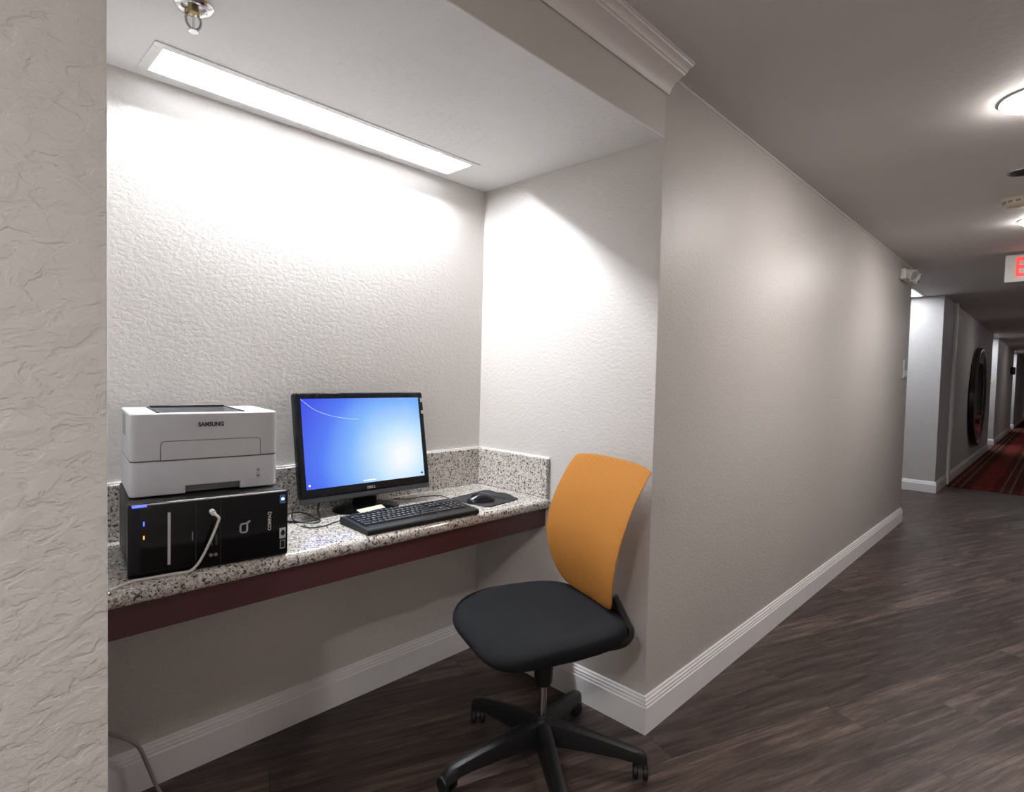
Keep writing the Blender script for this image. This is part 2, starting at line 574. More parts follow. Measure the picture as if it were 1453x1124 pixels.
# carpet further down the corridor
b = BM(); box(b, 7.1, XR - .03, YO + .03, -.03, 0, .009, .004, 1)
cp = obj('carpet', b, 'carpet', None, 30)
tag(cp, 'dark red corridor carpet with tan stripes, beginning where the plank floor ends', 'carpet')

# ------------------------------------------------------------------ worktop
ct = thing('countertop', 'speckled granite worktop with maroon front board across the niche', 'countertop', (-W / 2, (D + .46) / 2, 0))
def loc_bm(t):
    return t.location
def local(bm, t):
    bmesh.ops.transform(bm, matrix=(Matrix.Translation(t.location) @ Matrix.Rotation(t.rotation_euler[2], 4, 'Z')).inverted(), verts=bm.verts[:])
    return bm
ZC = 0.76
TH = 0.044
YN = 0.458
b = BM()
prof = [(D, ZC), (D, ZC - TH)]
for k in range(0, 9):
    a = -PI / 2 - PI * k / 8
    prof.append((YN + TH / 2 + math.cos(a) * TH / 2, ZC - TH / 2 + math.sin(a) * TH / 2))
loft(b, [[(x, y, z) for y, z in prof] for x in (-W, 0)])
obj('slab', local(b, ct), 'granite', ct, 40)
for lab, q, cq, lc in (('long granite backsplash strip along the back wall behind the monitor', (-W, 0, D - .02, D), (-W, 0, D - .008, D), (-W / 2, D - .01, ZC)),
                       ('short granite backsplash strip on the right niche wall beside the mouse mat', (-.02, 0, YN + .012, D - .0205), (-.008, 0, YN + .012, D - .0205), (-.01, .67, ZC))):
    bs = thing('backsplash', lab, 'backsplash', lc, 0, 'granite backsplash strips of the worktop')
    b = BM(); box(b, *q, ZC + .0003, .921, .002, 1); obj('strip', local(b, bs), 'granite', bs, 30)
    b = BM(); box(b, *cq, .921, .926); obj('caulk_line', local(b, bs), 'trim', bs, 0)
b = BM(); box(b, -W, 0, .486, .506, .640, ZC - TH, .001, 1); obj('front_board', local(b, ct), 'maroon', ct, 0)
b = BM(); box(b, -W, 0, .506, D, ZC - TH - .018, ZC - TH); obj('substrate', local(b, ct), 'maroon', ct, 0)

# ------------------------------------------------------------------ niche light fixture
lf = thing('ceiling_light', 'long recessed fluorescent light with white rim in the niche ceiling', 'light', ((FX0 + FX1) / 2, (FY0 + FY1) / 2, HS))
fw, fd = (FX1 - FX0) / 2, (FY1 - FY0) / 2
b = BM()
o_, zt = .022, -.004
box(b, -fw - o_, fw + o_, -fd - o_, -fd + .004, zt, 0, .001, 1); box(b, -fw - o_, fw + o_, fd - .004, fd + o_ * .5, zt, 0, .001, 1)
box(b, -fw - o_, -fw + .004, -fd + .004, fd - .004, zt, 0, .001, 1); box(b, fw - .004, fw + o_, -fd + .004, fd - .004, zt, 0, .001, 1)
obj('rim', b, 'fixture', lf, 30)
b = BM()
t_ = .004; hh = .118
box(b, -fw, fw, -fd, -fd + t_, 0, hh); box(b, -fw, fw, fd - t_, fd, 0, hh); box(b, -fw, -fw + t_, -fd, fd, 0, hh); box(b, fw - t_, fw, -fd, fd, 0, hh)
box(b, -fw, fw, -fd, fd, hh, hh + t_)
obj('housing', b, 'fixture', lf, 0)
TY = .802 - (FY0 + FY1) / 2
b = BM(); cyl(b, (-fw + .02, TY, .088), (fw - .02, TY, .088), .013, seg=16); obj('tube', b, 'tube', lf, 40)
for xx in (-fw + .005, fw - .022):
    b = BM(); box(b, xx, xx + .017, TY - .014, TY + .014, .07, .117); obj('tube_holder', b, 'white', lf, 0)

# ------------------------------------------------------------------ corridor ceiling fittings
def dome(x, y, label, k=1.0):
    t = thing('ceiling_light', label, 'light', (x, y, HC), 0, 'round dome lights along the corridor ceiling')
    b = BM(); lathe(b, [(r * k, z) for r, z in [(.0, 0), (.116, 0), (.116, -.008), (.0, -.008)]], 32); obj('base_ring', b, 'fixture', t, 40)
    b = BM(); lathe(b, [(r * k, z) for r, z in [(.115, -.0085), (.109, -.014), (.080, -.023), (.04, -.029), (.0, -.031)]], 32); obj('diffuser', b, 'dome', t, 60)
dome(1.02, -.915, 'glowing round dome light on the corridor ceiling, nearest and largest in view')
dome(3.04, -.885, 'glowing round dome light on the ceiling between smoke detector and exit sign')
dome(-2.95, -.95, 'added unseen round dome light on the corridor ceiling behind the viewer')  # out of view, added for more light at the near end

dome(9.2, -.9, 'added unseen round dome light on the far corridor ceiling over the carpet opposite the oval mirror', .45)  # out of view, added to lift the dark far corridor
dome(16.5, -.9, 'added unseen round dome light on the far corridor ceiling beyond the oval mirror', .5)  # another unseen dome, added to brighten the distant stretch
def can(x, y, label):
    t = thing('ceiling_light', label, 'light', (x, y, HC))
    b = BM(); lathe(b, [(.081, 0), (.098, 0), (.098, -.022), (.104, -.024), (.104, -.028), (.088, -.028), (.081, -.022), (.081, 0)], 32, caps=False); obj('shade', b, 'fixture', t, 40)
    b = BM(); lathe(b, [(0, -.006), (.080, -.006), (.080, -.010), (0, -.010)], 32); obj('lamp', b, 'can', t, 40)
can(-2.8, -1.3, 'added unseen white round downlight on the corridor ceiling behind the viewer')  # unseen lamp, put in for the brightness of the left wall

sd = thing('smoke_detector', 'cream round smoke detector with dark slots on corridor ceiling', 'smoke detector', (2.42, -.800, HC))
b = BM(); lathe(b, [(0, 0), (.078, 0), (.080, -.012), (.074, -.018), (0, -.018)], 32); obj('base', b, 'cream', sd, 40)
b = BM(); lathe(b, [(.066, -.018), (.066, -.036), (.055, -.046), (.03, -.050), (0, -.050)], 32); obj('cover', b, 'cream', sd, 40)
for k in range(12):
    a = 2 * PI * k / 12
    b = BM(); box(b, -.011, .011, -.068, -.062, -.034, -.023)
    bmesh.ops.rotate(b, cent=(0, 0, 0), matrix=Matrix.Rotation(a, 3, 'Z'), verts=b.verts[:])
    obj('slot', b, 'printer_notch', sd, 0)
cvp = thing('ceiling_speaker', 'small dark round plate on corridor ceiling before the smoke detector', 'ceiling plate', (1.93, -.835, HC))
b = BM(); lathe(b, [(0, 0), (.062, 0), (.060, -.006), (.048, -.009), (0, -.009)], 32); obj('plate', b, 'steel', cvp, 40)
b = BM(); lathe(b, [(.030, -.009), (.028, -.013), (0, -.014)], 24); obj('cap', b, 'black_plastic', cvp, 40)

ex = thing('exit_sign', 'white ceiling-hung exit sign with red glowing letters down the corridor', 'sign', (4.08, -.86, HC))
b = BM(); box(b, -.025, .025, -.07, .07, -.022, 0, .003, 1); obj('mount', b, 'white', ex, 30)
b = BM(); box(b, -.012, .012, -.205, .205, -.232, -.024, .006, 2); obj('panel', b, 'white', ex, 30)
text('letters', 'EXIT', .205, 'exit_red', ex, (-.0125, 0, -.128), (PI / 2, 0, -PI / 2), .0006, .004, 1.0, .70)

em = thing('emergency_light', 'white ribbed emergency light with a lamp head at end of corridor wall', 'emergency light', (4.03, 0, 2.185))
b = BM(); box(b, -.13, .13, -.045, 0, -.045, .045, .012, 3); obj('housing', b, 'white', em, 35)
for s in (-1, 1):
    b = BM(); cyl(b, (s * .085, -.04, .005), (s * .105, -.095, -.02), .036, .046, 20); obj('lamp_head', b, 'white', em, 40)
    b = BM(); cyl(b, (s * .1045, -.0945, -.0195), (s * .1075, -.101, -.0225), .040, .036, 20); obj('lens', b, 'chrome', em, 40)
for k in range(4):
    b = BM(); box(b, -.05 + k * .03, -.042 + k * .03, -.049, -.044, -.035, .035); obj('rib', b, 'printer_low', em, 0)

pl = thing('room_sign', 'pale blue-green plaque near the far end of the corridor wall', 'sign', (4.31, 0, 1.395))
b = BM(); box(b, -.075, .075, -.010, 0, -.08, .08, .002, 1); obj('plate', b, 'plaque', pl, 30)
b = BM(); box(b, -.06, .06, -.0115, -.010, -.06, -.01); obj('insert', b, 'white', pl, 0)

# ------------------------------------------------------------------ far fittings
def panel_light(x0, x1, y0, y1, label):
    t = thing('panel_light', label, 'light', ((x0 + x1) / 2, (y0 + y1) / 2, HC), 0, 'square panel lights in the side passages')
    w, d = (x1 - x0) / 2, (y1 - y0) / 2
    b = BM()
    for q in ((-w, w, -d, -d + .03), (-w, w, d - .03, d), (-w, -w + .03, -d, d), (w - .03, w, -d, d)):
        box(b, *q, -.012, 0)
    obj('frame', b, 'fixture', t, 0)
    b = BM(); box(b, -w + .03, w - .03, -d + .03, d - .03, -.008, -.001); obj('diffuser', b, 'panel', t, 0)
panel_light(5.25, 6.33, .17, .75, 'bright ceiling panel light half hidden past the end of the corridor wall')
panel_light(13.1, 14.1, .10, .7, 'bright ceiling panel light in the passage beyond the oval mirror')
panel_light(20.0, 21.0, .10, .7, 'bright ceiling panel light in the passage at the far end of the corridor')
panel_light(28.2, 29.4, .10, .7, 'bright ceiling panel light in the last and most distant side passage')

mi = thing('wall_mirror', 'large oval mirror with deep dark frame on the far corridor wall', 'mirror', (10.1, 0, 1.09))
def ell(a, c, y, n=48):
    return [(a * math.cos(2 * PI * k / n), y, c * math.sin(2 * PI * k / n)) for k in range(n)]
A_, C_ = .92, .80
b = BM()
loft(b, [ell(A_ - .02, C_ - .02, 0), ell(A_, C_, -.02), ell(A_ - .01, C_ - .01, -.075), ell(A_ - .035, C_ - .035, -.088),
         ell(A_ - .065, C_ - .065, -.080), ell(A_ - .085, C_ - .085, -.066), ell(A_ - .09, C_ - .09, -.05)], True, True)
obj('frame', b, 'darkwood', mi, 50)
b = BM(); loft(b, [ell(A_ - .088, C_ - .088, -.051), ell(A_ - .088, C_ - .088, -.064)]); obj('glass', b, 'mirror', mi, 0)

wb = thing('wall_box', 'small black box fixed high on the distant corridor wall', 'wall fitting', (18.6, 0, 1.70))  # plain dark box, gives no light
b = BM(); box(b, -.11, .11, -.10, 0, -.10, .10, .015, 2); obj('body', b, 'black_plastic', wb, 30)
b = BM(); box(b, -.07, .07, -.104, -.099, -.06, .06); obj('face', b, 'printer_dark', wb, 0)
ys = thing('wall_sign', 'small yellow sign on the pillar past the oval mirror', 'sign', (14.25, .16, 1.34))
b = BM(); box(b, -.010, 0, -.11, .11, -.05, .05, .002, 1); obj('plate', b, 'yellow', ys, 0)
b = BM(); box(b, -.0115, -.0098, -.09, .09, -.006, .006); obj('stripe', b, 'ink', ys, 0)

# ------------------------------------------------------------------ sprinkler in the niche ceiling
sp = thing('sprinkler', 'chrome fire sprinkler head with round escutcheon in the niche ceiling', 'sprinkler', (-1.335, .443, HS))
b = BM(); lathe(b, [(.022, 0), (.041, 0), (.042, -.003), (.036, -.010), (.029, -.012), (.024, -.008), (.022, 0)], 36, caps=False); obj('escutcheon', b, 'chrome', sp, 40)
b = BM(); lathe(b, [(0, 0), (.0225, 0), (.0225, -.002), (0, -.002)], 24); obj('cup', b, 'steel', sp, 40)
b = BM(); lathe(b, [(0, -.002), (.012, -.002), (.012, -.012), (.0145, -.013), (.0145, -.020), (.008, -.022), (0, -.022)], 6); obj('thread_nut', b, 'brass', sp, 20)
for s in (-1, 1):
    b = BM(); tube(b, [(s * .009, 0, -.020), (s * .0155, 0, -.032), (s * .013, 0, -.046), (s * .004, 0, -.056)], .0028, 8, 6); obj('frame_arm', b, 'steel', sp, 50)
b = BM(); cyl(b, (0, 0, -.022), (0, 0, -.052), .0026, seg=10); obj('glass_bulb', b, 'chrome', sp, 50)
b = BM(); lathe(b, [(0, -.052), (.005, -.053), (.005, -.058), (.0, -.058)], 12); obj('boss', b, 'steel', sp, 40)
b = BM()
rg = [(.0135 if k % 2 else .0095) for k in range(24)]
loft(b, [[(rg[k] * math.cos(2 * PI * k / 24), rg[k] * math.sin(2 * PI * k / 24), z) for k in range(24)] for z in (-.0585, -.0600)])
obj('deflector', b, 'chrome', sp, 0)

# ------------------------------------------------------------------ computer tower lying on its side
TW, THH, TD = .358, .177, .335
ang = math.radians(-8)
tl = Vector((-1.449, .508, ZC)); tr_ = tl + Vector((math.cos(ang), math.sin(ang), 0)) * TW
ux = Vector((math.cos(ang), math.sin(ang), 0)); uy = Vector((-math.sin(ang), math.cos(ang), 0))
tc0 = (tl + tr_) / 2 + uy * (TD / 2 + .002)
pc = thing('computer_tower', 'black computer case lying on its side under the printer', 'computer', tuple(tc0), ang)
hw = TW / 2; fy = -TD / 2
b = BM(); box(b, -hw + .003, hw - .003, fy + .022, TD / 2, .004, THH - .003, .003, 2); obj('case', b, 'black_case', pc, 30)
b = BM(); box(b, -hw, hw, fy, fy + .026, .002, THH, .005, 3); obj('front_bezel', b, 'piano', pc, 35)
for sx in (-1, 1):
    for sy in (-1, 1):
        b = BM(); lathe(b, [(0, 0), (.010, 0), (.011, .006), (0, .006)], 14, (sx * (hw - .03), sy * (TD / 2 - .05), 0)); obj('foot', b, 'black_plastic', pc, 40)
def fpos(u, v):        # position on the front: fraction from left, from the bottom
    return -hw + u * TW, .002 + v * (THH - .002)
def fplate(name, u0, u1, v0, v1, mat, th=.0012, bev=.0004):
    x0, z0 = fpos(u0, v0); x1, z1 = fpos(u1, v1)
    b = BM(); box(b, x0, x1, fy - th, fy + .002, z0, z1, bev, 1)
    return obj(name, b, mat, pc, 30)
fplate('top_strip', .02, .985, .975, .992, 'silver', .0006, 0)
fplate('power_light', .025, .105, .955, .985, 'led_blue')
fplate('status_light', .085, .093, .70, .76, 'led_blue')
fplate('disk_light', .085, .093, .52, .57, 'led_orange')
fplate('drive_trim', .222, .239, .13, .85, 'silver', .002)
fplate('bay_seam', .388, .391, .05, .93, 'printer_dark', .0004, 0)
fplate('bay_seam', .540, .543, .05, .93, 'printer_dark', .0004, 0)
fplate('eject_button', .364, .372, .42, .54, 'printer_notch')
for k in range(2):
    fplate('port', .478 + k * .03, .492 + k * .03, .30, .46, 'printer_dark', .0006, 0)
for k in range(2):
    x, z = fpos(.482 + k * .03, .17)
    b = BM(); cyl(b, (x, fy + .001, z), (x, fy - .001, z), .0045, seg=14); obj('audio_jack', b, 'printer_notch', pc, 40)
# looped emblem
b = BM()
x, z = fpos(.695, .50)
def ribbon(pts, wd):
    for (xa, za), (xb, zb) in zip(pts[:-1], pts[1:]):
        d = Vector((xb - xa, zb - za)).normalized(); n = Vector((-d.y, d.x)) * wd / 2; e = d * wd * .35
        q = [(xa - e.x + n.x, za - e.y + n.y), (xa - e.x - n.x, za - e.y - n.y), (xb + e.x - n.x, zb + e.y - n.y), (xb + e.x + n.x, zb + e.y + n.y)]
        loft(b, [[(p[0], fy + .001, p[1]) for p in q], [(p[0], fy - .0010, p[1]) for p in q]])
ribbon([(x + .0035, z + .011), (x - .006, z + .010), (x - .009, z + .006), (x - .009, z - .008), (x - .006, z - .012), (x + .004, z - .012), (x + .007, z - .008),
        (x + .007, z + .009), (x + .009, z + .014), (x + .013, z + .015)], .0042)
obj('emblem', b, 'silver', pc, 0)
x, z = fpos(.868, .55)
text('brand_lettering', 'COMPAQ', .0115, 'silver', pc, (x, fy - .0003, z), (PI / 2, -PI / 2, 0), .0003, .0003)
def sticker(name, u0, u1, v0, v1, mat):
    return fplate(name, u0, u1, v0, v1, mat, .0006, 0)
s1 = sticker('blue_sticker', .938, .978, .80, .93, 'sticker_blue')
x, z = fpos(.960, .865)
b = BM(); cyl(b, (x, fy - .0005, z), (x, fy - .0010, z), .004, seg=16); obj('sticker_mark', b, 'icon', s1, 40)
s2 = sticker('grey_sticker', .938, .982, .26, .42, 'sticker_grey')
x, z = fpos(.962, .345)
b = BM()
q = [(.0052 * math.cos(2 * PI * k / 24), .0075 * math.sin(2 * PI * k / 24)) for k in range(24)]
loft(b, [[(x + i, yy, z + j) for i, j in q] for yy in (fy - .0005, fy - .0010)])
obj('sticker_print', b, 'piano', s2, 0)
s3 = sticker('small_sticker', .942, .980, .10, .235, 'printer_notch')
x, z = fpos(.961, .168)
b = BM(); box(b, x - .0045, x + .0045, fy - .0010, fy - .0005, z - .009, z + .009); obj('sticker_print', b, 'piano', s3, 0)

# ------------------------------------------------------------------ printer on the tower
PW, PD, PH = .340, .268, .205
pa = math.radians(-7.5)
p0 = Vector((-1.431, .578, 0))
ux = Vector((math.cos(pa), math.sin(pa), 0)); uy = Vector((-math.sin(pa), math.cos(pa), 0))
pcn = p0 + ux * PW / 2 + uy * PD / 2
pr = thing('printer', 'pale grey laser printer standing on the black computer case', 'printer', (pcn.x, pcn.y, ZC + THH), pa)
b = BM(); rprism(b, PW, PD, .017, .002, .0865, .002); lo = obj('paper_drawer_body', b, 'printer_low', pr, 35)
b = BM(); box(b, -.052, .077, -PD / 2 - .02, -PD / 2 + .022, -.01, .022, .0); cut(lo, b)
b = BM(); box(b, -.053, .078, -PD / 2 + .018, -PD / 2 + .024, .003, .023); obj('drawer_grip', b, 'printer_notch', pr, 0)
b = BM(); rprism(b, PW - .003, PD - .003, .016, .085, .090); obj('seam', b, 'printer_gap', pr, 35)
b = BM(); rprism(b, PW, PD, .017, .0885, PH, .0025); up = obj('upper_shell', b, 'printer', pr, 35)
b = BM(); box(b, -.105, .085, -PD / 2 + .03, PD / 2 - .02, PH - .022, PH + .02, .006, 2); cut(up, b)
b = BM(); box(b, -.107, .087, -PD / 2 + .028, PD / 2 - .018, PH - .024, PH - .0205); obj('output_tray', b, 'printer_dark', pr, 0)
b = BM()
box(b, -.112, -.105, -PD / 2 + .024, PD / 2 - .014, PH - .001, PH + .0025, .001, 1); box(b, .085, .092, -PD / 2 + .024, PD / 2 - .014, PH - .001, PH + .0025, .001, 1)
box(b, -.105, .085, PD / 2 - .022, PD / 2 - .014, PH - .001, PH + .006, .001, 1)
obj('tray_rim', b, 'printer_dark', pr, 30)
def tab(bm, x0, x1, z0, z1, r, y0, y1):
    pts = [(x0, z0), (x1, z0)]
    for k in range(7):
        a = PI / 2 * k / 6
        pts.append((x1 - r + r * math.cos(a), z1 - r + r * math.sin(a)))
    for k in range(7):
        a = PI / 2 + PI / 2 * k / 6
        pts.append((x0 + r + r * math.cos(a), z1 - r + r * math.sin(a)))
    loft(bm, [[(x, y, z) for x, z in pts] for y in (y0, y1)])
b = BM(); tab(b, -.1065, .1265, .0895, .1365, .010, -PD / 2 - .0006, -PD / 2 + .004); fpn = obj('panel_gap', b, 'printer_gap', pr, 0)
b = BM(); tab(b, -.105, .125, .0895, .135, .009, -PD / 2 - .0014, -PD / 2 + .004); obj('front_flap', b, 'printer', pr, 0)
text('brand_lettering', 'SAMSUNG', .0145, 'ink', pr, (.006, -PD / 2 - .0002, .175), (PI / 2, 0, 0), .0004, .0008, 1.06, .86)
for k in range(2):
    b = BM(); cyl(b, (.121, -PD / 2 + .003, .032 + k * .016), (.121, -PD / 2 - .0016, .032 + k * .016), .003, seg=14); obj('button', b, 'printer_notch', pr, 40)
b = BM(); box(b, .1165, .1255, -PD / 2 - .0005, -PD / 2 + .002, .0265, .0535, .001, 1); obj('button_plate', b, 'printer', pr, 0)
for k in range(9):
    b = BM(); box(b, -PW / 2 - .0006, -PW / 2 + .002, -.03, .06, .145 + k * .006, .147 + k * .006); obj('vent_slot', b, 'printer_gap', pr, 0)

# ------------------------------------------------------------------ cables at the tower
def tower_pt(u, v, out):
    x, z = fpos(u, v)
    return Matrix.Translation(tc0) @ Matrix.Rotation(ang, 4, 'Z') @ Vector((x, fy - out, z))
uc = thing('usb_cable', 'white cable plugged into the front of the black computer case', 'cable', tuple(tower_pt(.485, 0, .01)))
def rel(t, pts):
    return [tuple(Vector(p) - t.location) for p in pts]
a0 = tower_pt(.485, .80, 0.001); a1 = tower_pt(.485, .80, .022); a2 = tower_pt(.515, .79, .026)
b = BM(); cyl(b, rel(uc, [a0])[0], rel(uc, [a1])[0], .0065, seg=14); obj('plug', b, 'cable_white', uc, 40)
pts = [a1, a2 + Vector((0, 0, -.010)), tower_pt(.512, .66, .024), tower_pt(.468, .40, .018), tower_pt(.425, .20, .014), tower_pt(.392, .085, .012), tower_pt(.345, .015, .011), tower_pt(.25, -.005, .010),
       tower_pt(.12, -.005, .012), tower_pt(.02, -.005, .014), tower_pt(-.1, -.002, .05)]
for q in pts[6:]:
    q.z = ZC + .0034
b = BM(); tube(b, rel(uc, pts), .0032, 10, 8); obj('cord', b, 'cable_white', uc, 60)

pcable = thing('power_cable', 'grey cord hanging down to the floor behind the left wall edge', 'cable', (-1.33, .82, 0))
b = BM(); tube(b, rel(pcable, [(-1.56, .855, .30), (-1.48, .855, .262), (-1.405, .85, .215), (-1.355, .848, .165), (-1.330, .843, .095), (-1.312, .835, .035), (-1.300, .815, .006), (-1.29, .77, .0055), (-1.33, .70, .0055), (-1.42, .68, .0055), (-1.52, .70, .0055)]), .0055, 10, 8)
obj('cord', b, 'cable_grey', pcable, 60)

bc = thing('black_cable', 'black cord lying on the worktop left of the computer case', 'cable', (-1.50, .62, ZC))
b = BM(); tube(b, rel(bc, [(-1.565, .58, ZC + .004), (-1.525, .575, ZC + .004), (-1.49, .60, ZC + .004), (-1.47, .66, ZC + .004), (-1.465, .74, ZC + .004)]), .0035, 8, 8); obj('cord', b, 'cable_black', bc, 60)
b = BM(); cyl(b, (.036, .122, .006), (.039, .148, .006), .006, seg=12); obj('connector', b, 'cable_black', bc, 40)

# ------------------------------------------------------------------ monitor
mw, mh = .519, .358
mo = thing('monitor', 'black flat monitor showing a blue desktop picture on the worktop', 'monitor', (-.657, .795, ZC), math.radians(-1.5))
tilt = math.radians(-10.5)
def tiltm(bm):
    bmesh.ops.transform(bm, matrix=Matrix.Translation((0, -.045, .069)) @ Matrix.Rotation(tilt, 4, 'X'), verts=bm.verts[:])
    return bm
b = BM()
box(b, -mw / 2, mw / 2, 0, .032, 0, mh, .008, 3)
bz = obj('bezel', tiltm(b), 'bezel', mo, 35)
b = BM(); box(b, -mw / 2 + .021, mw / 2 - .021, -.03, .006, .031, mh - .021)
cut(bz, tiltm(b))
for p in bz.data.polygons:
    p.use_smooth = False
b = BM(); box(b, -mw / 2 + .02, mw / 2 - .02, .0035, .008, .030, mh - .020)
sc = obj('screen', b, 'screen', mo, 0)
sc.matrix_local = Matrix.Translation((0, -.045, .069)) @ Matrix.Rotation(tilt, 4, 'X')
# picture details on the screen
b = BM()
xs, zs = -mw / 2 + .022, mh - .022
cv = [(xs, zs), (xs + .045, zs - .035), (xs + .10, zs - .058), (xs + .17, zs - .072), (xs + .21, zs - .075)]
tube(b, [(x, .0032, z) for x, z in cv], .0011, 6, 8, squash=.3); obj('light_streak', b, 'streak', sc, 60)
b = BM(); cyl(b, (xs + .012, .0034, .044), (xs + .012, .0028, .044), .0035, seg=14); obj('corner_icon', b, 'icon', sc, 40)
b = BM(); box(b, -.025, .025, .0028, .0034, .038, .041); obj('caption_bar', b, 'icon', sc, 0)
b = BM(); box(b, mw / 2 - .037, mw / 2 - .028, .0028, .0034, .041, .046, 0); obj('power_icon', b, 'bezel_lip', sc, 0)
b = BM(); box(b, -mw / 2 + .003, mw / 2 - .003, .002, .03, -.016, .002, .003, 2); obj('lower_lip', tiltm(b), 'bezel_lip', mo, 35)
b = BM()
loft(b, [[(x, y, z + mh / 2) for x, z in rrect(w, h, .03)] for w, h, y in ((mw - .02, mh - .02, .03), (mw - .06, mh - .06, .045), (.30, .24, .058), (.26, .20, .062))])
obj('back_shell', tiltm(b), 'bezel', mo, 40)
text('brand_lettering', 'DELL', .0125, 'silver', mo, (0, -.045 + .0012 - .0026, .069 + .0145), (PI / 2 + tilt, 0, 0), .0003, .0003, 1.05, 1.15)
for zz, hh_ in ((.318, .016), (.272, .013)):
    b = BM(); box(b, mw / 2 - .014, mw / 2 - .002, -.0008, .001, zz, zz + hh_, .0003, 1); obj('bezel_sticker', tiltm(b), 'tan', mo, 0)
b = BM(); box(b, -.045, .045, -.012, .012, .008, .135, .006, 2); obj('neck', b, 'piano', mo, 35)
b = BM()
def oval(a, c, z, dy=0):
    return [(a * math.cos(2 * PI * k / 40), dy + c * math.sin(2 * PI * k / 40), z) for k in range(40)]
loft(b, [oval(.122, .088, 0, -.012), oval(.126, .092, .003, -.012), oval(.124, .091, .008, -.012), oval(.095, .068, .016, -.012), oval(.055, .03, .022)])
obj('base', b, 'piano', mo, 40)
# card on the base
cdr = thing('card', 'small pale green card leaning on the foot of the monitor', 'card', (-.685, .700, ZC + .013), math.radians(8))
b = BM(); box(b, -.055, .055, -.006, .018, .0, .003, .001, 1)
bmesh.ops.rotate(b, cent=(0, 0, 0), matrix=Matrix.Rotation(math.radians(18), 3, 'X'), verts=b.verts[:]); obj('sheet', b, 'card', cdr, 0)
b = BM(); box(b, -.053, .053, -.0065, .0, -.005, .0002)
obj('dark_edge', b, 'bezel_lip', cdr, 0)

# ------------------------------------------------------------------ keyboard
KW, KD = .445, .178
kb = thing('keyboard', 'black computer keyboard in front of the monitor on the granite', 'keyboard', (-.616, .556, ZC), math.radians(-1.5))
b = BM()
pr_k = [(-KD / 2, .0), (-KD / 2 - .0, .012), (-KD / 2 + .004, .016), (KD / 2 - .03, .024), (KD / 2 - .004, .024), (KD / 2, .020), (KD / 2, .0)]
loft(b, [[(x, y, z) for y, z in pr_k] for x in (-KW / 2, KW / 2)])
obj('body', b, 'black_plastic', kb, 30)
def key_mesh(w):
    b = BM()
    dk = .0155
    loft(b, [[(x, y, 0) for x, y in rrect(w, dk, .0015, 2)], [(x, y, .006) for x, y in rrect(w - .003, dk - .0035, .002, 2)]])
    bmesh.ops.recalc_face_normals(b, faces=b.faces[:])
    me = bpy.data.meshes.new('key')
    n0 = len(b.faces)
    # a printed legend near the corner of the key top
    q = [(-w / 2 + .0035, .0005), (-w / 2 + .0085, .0005), (-w / 2 + .0085, .0045), (-w / 2 + .0035, .0045)]
    b.faces.new([b.verts.new((x, y, .0062)) for x, y in q])
    b.faces.ensure_lookup_table()
    b.faces[-1].material_index = 1
    b.to_mesh(me); b.free()
    me.materials.append(M['key']); me.materials.append(M['legend'])
    return me
kcache = {}
pitch = .0188
def add_key(x, row, wu):
    y = KD / 2 - .022 - row * .0205 - (.004 if row > 0 else 0)
    z = .0155 + (y + KD / 2) / KD * .0085
    w = wu * pitch - .0022
    k = round(w, 5)
    if k not in kcache:
        kcache[k] = key_mesh(w)
    o = bpy.data.objects.new('key', kcache[k])
    COL.objects.link(o)
    o.parent = kb
    o.location = (-KW / 2 + .012 + (x + wu / 2) * pitch, y, z)
    o.rotation_euler = (math.radians(2.9), 0, 0)
def row_keys(row, x0, ws):
    x = x0
    for w in ws:
        add_key(x, row, w); x += w
row_keys(0, 0, [1]); row_keys(0, 2, [1] * 4); row_keys(0, 6.5, [1] * 4); row_keys(0, 11, [1] * 4)
row_keys(1, 0, [1] * 13 + [2])
row_keys(2, 0, [1.5] + [1] * 12 + [1.5])
row_keys(3, 0, [1.75] + [1] * 11 + [2.25])
row_keys(4, 0, [2.25] + [1] * 9 + [1, 2.75])
row_keys(5, 0, [1.5, 1.25, 1.25, 6, 1.5, 1.75, 1.75])
for r_ in (0, 1, 2):
    row_keys(r_, 15.35, [1] * 3)
row_keys(4, 16.35, [1]); row_keys(5, 15.35, [1] * 3)
for r_ in (1, 2, 3, 4):
    row_keys(r_, 18.7, [1] * 3)
row_keys(5, 18.7, [2, 1])
row_keys(1, 21.7, [.7])
b = BM()
tube(b, [(-.205, KD / 2 - .002, .012), (-.21, KD / 2 + .012, .007), (-.235, KD / 2 + .016, .0035), (-.27, KD / 2 - .002, .0035), (-.315, KD / 2 + .0, .0035), (-.335, KD / 2 + .04, .0035)], .0022, 8, 8)
obj('cord', b, 'cable_black', kb, 60)

# ------------------------------------------------------------------ mouse mat, mouse
mm_ = thing('mouse_mat', 'black mouse mat with a raised wrist rest on the granite', 'mouse mat', (-.225, .615, ZC), math.radians(8))
b = BM(); rprism(b, .205, .205, .025, 0, .004, .001, 0, .0); obj('mat', b, 'cushion', mm_, 35)
b = BM()
rings = []
for k in range(13):
    t = -1 + 2 * k / 12
    y = .098 * t
    hgt = .019 * (1 - abs(t) ** 3) + .001
    hgt *= 1 - .25 * math.exp(-(t / .25) ** 2)
    wv = .028 * (1 - .35 * abs(t) ** 4)
    rings.append([(.070 + wv * math.cos(a), y, .003 + max(0, math.sin(a)) * hgt) for a in [PI * j / 10 for j in range(11)]])
loft(b, rings); obj('wrist_rest', b, 'cushion', mm_, 50)
ms = thing('mouse', 'glossy black computer mouse on the mouse mat', 'mouse', (-.275, .585, ZC + .0042), math.radians(158))
b = BM()
rings = []
NL, NR = 18, 20
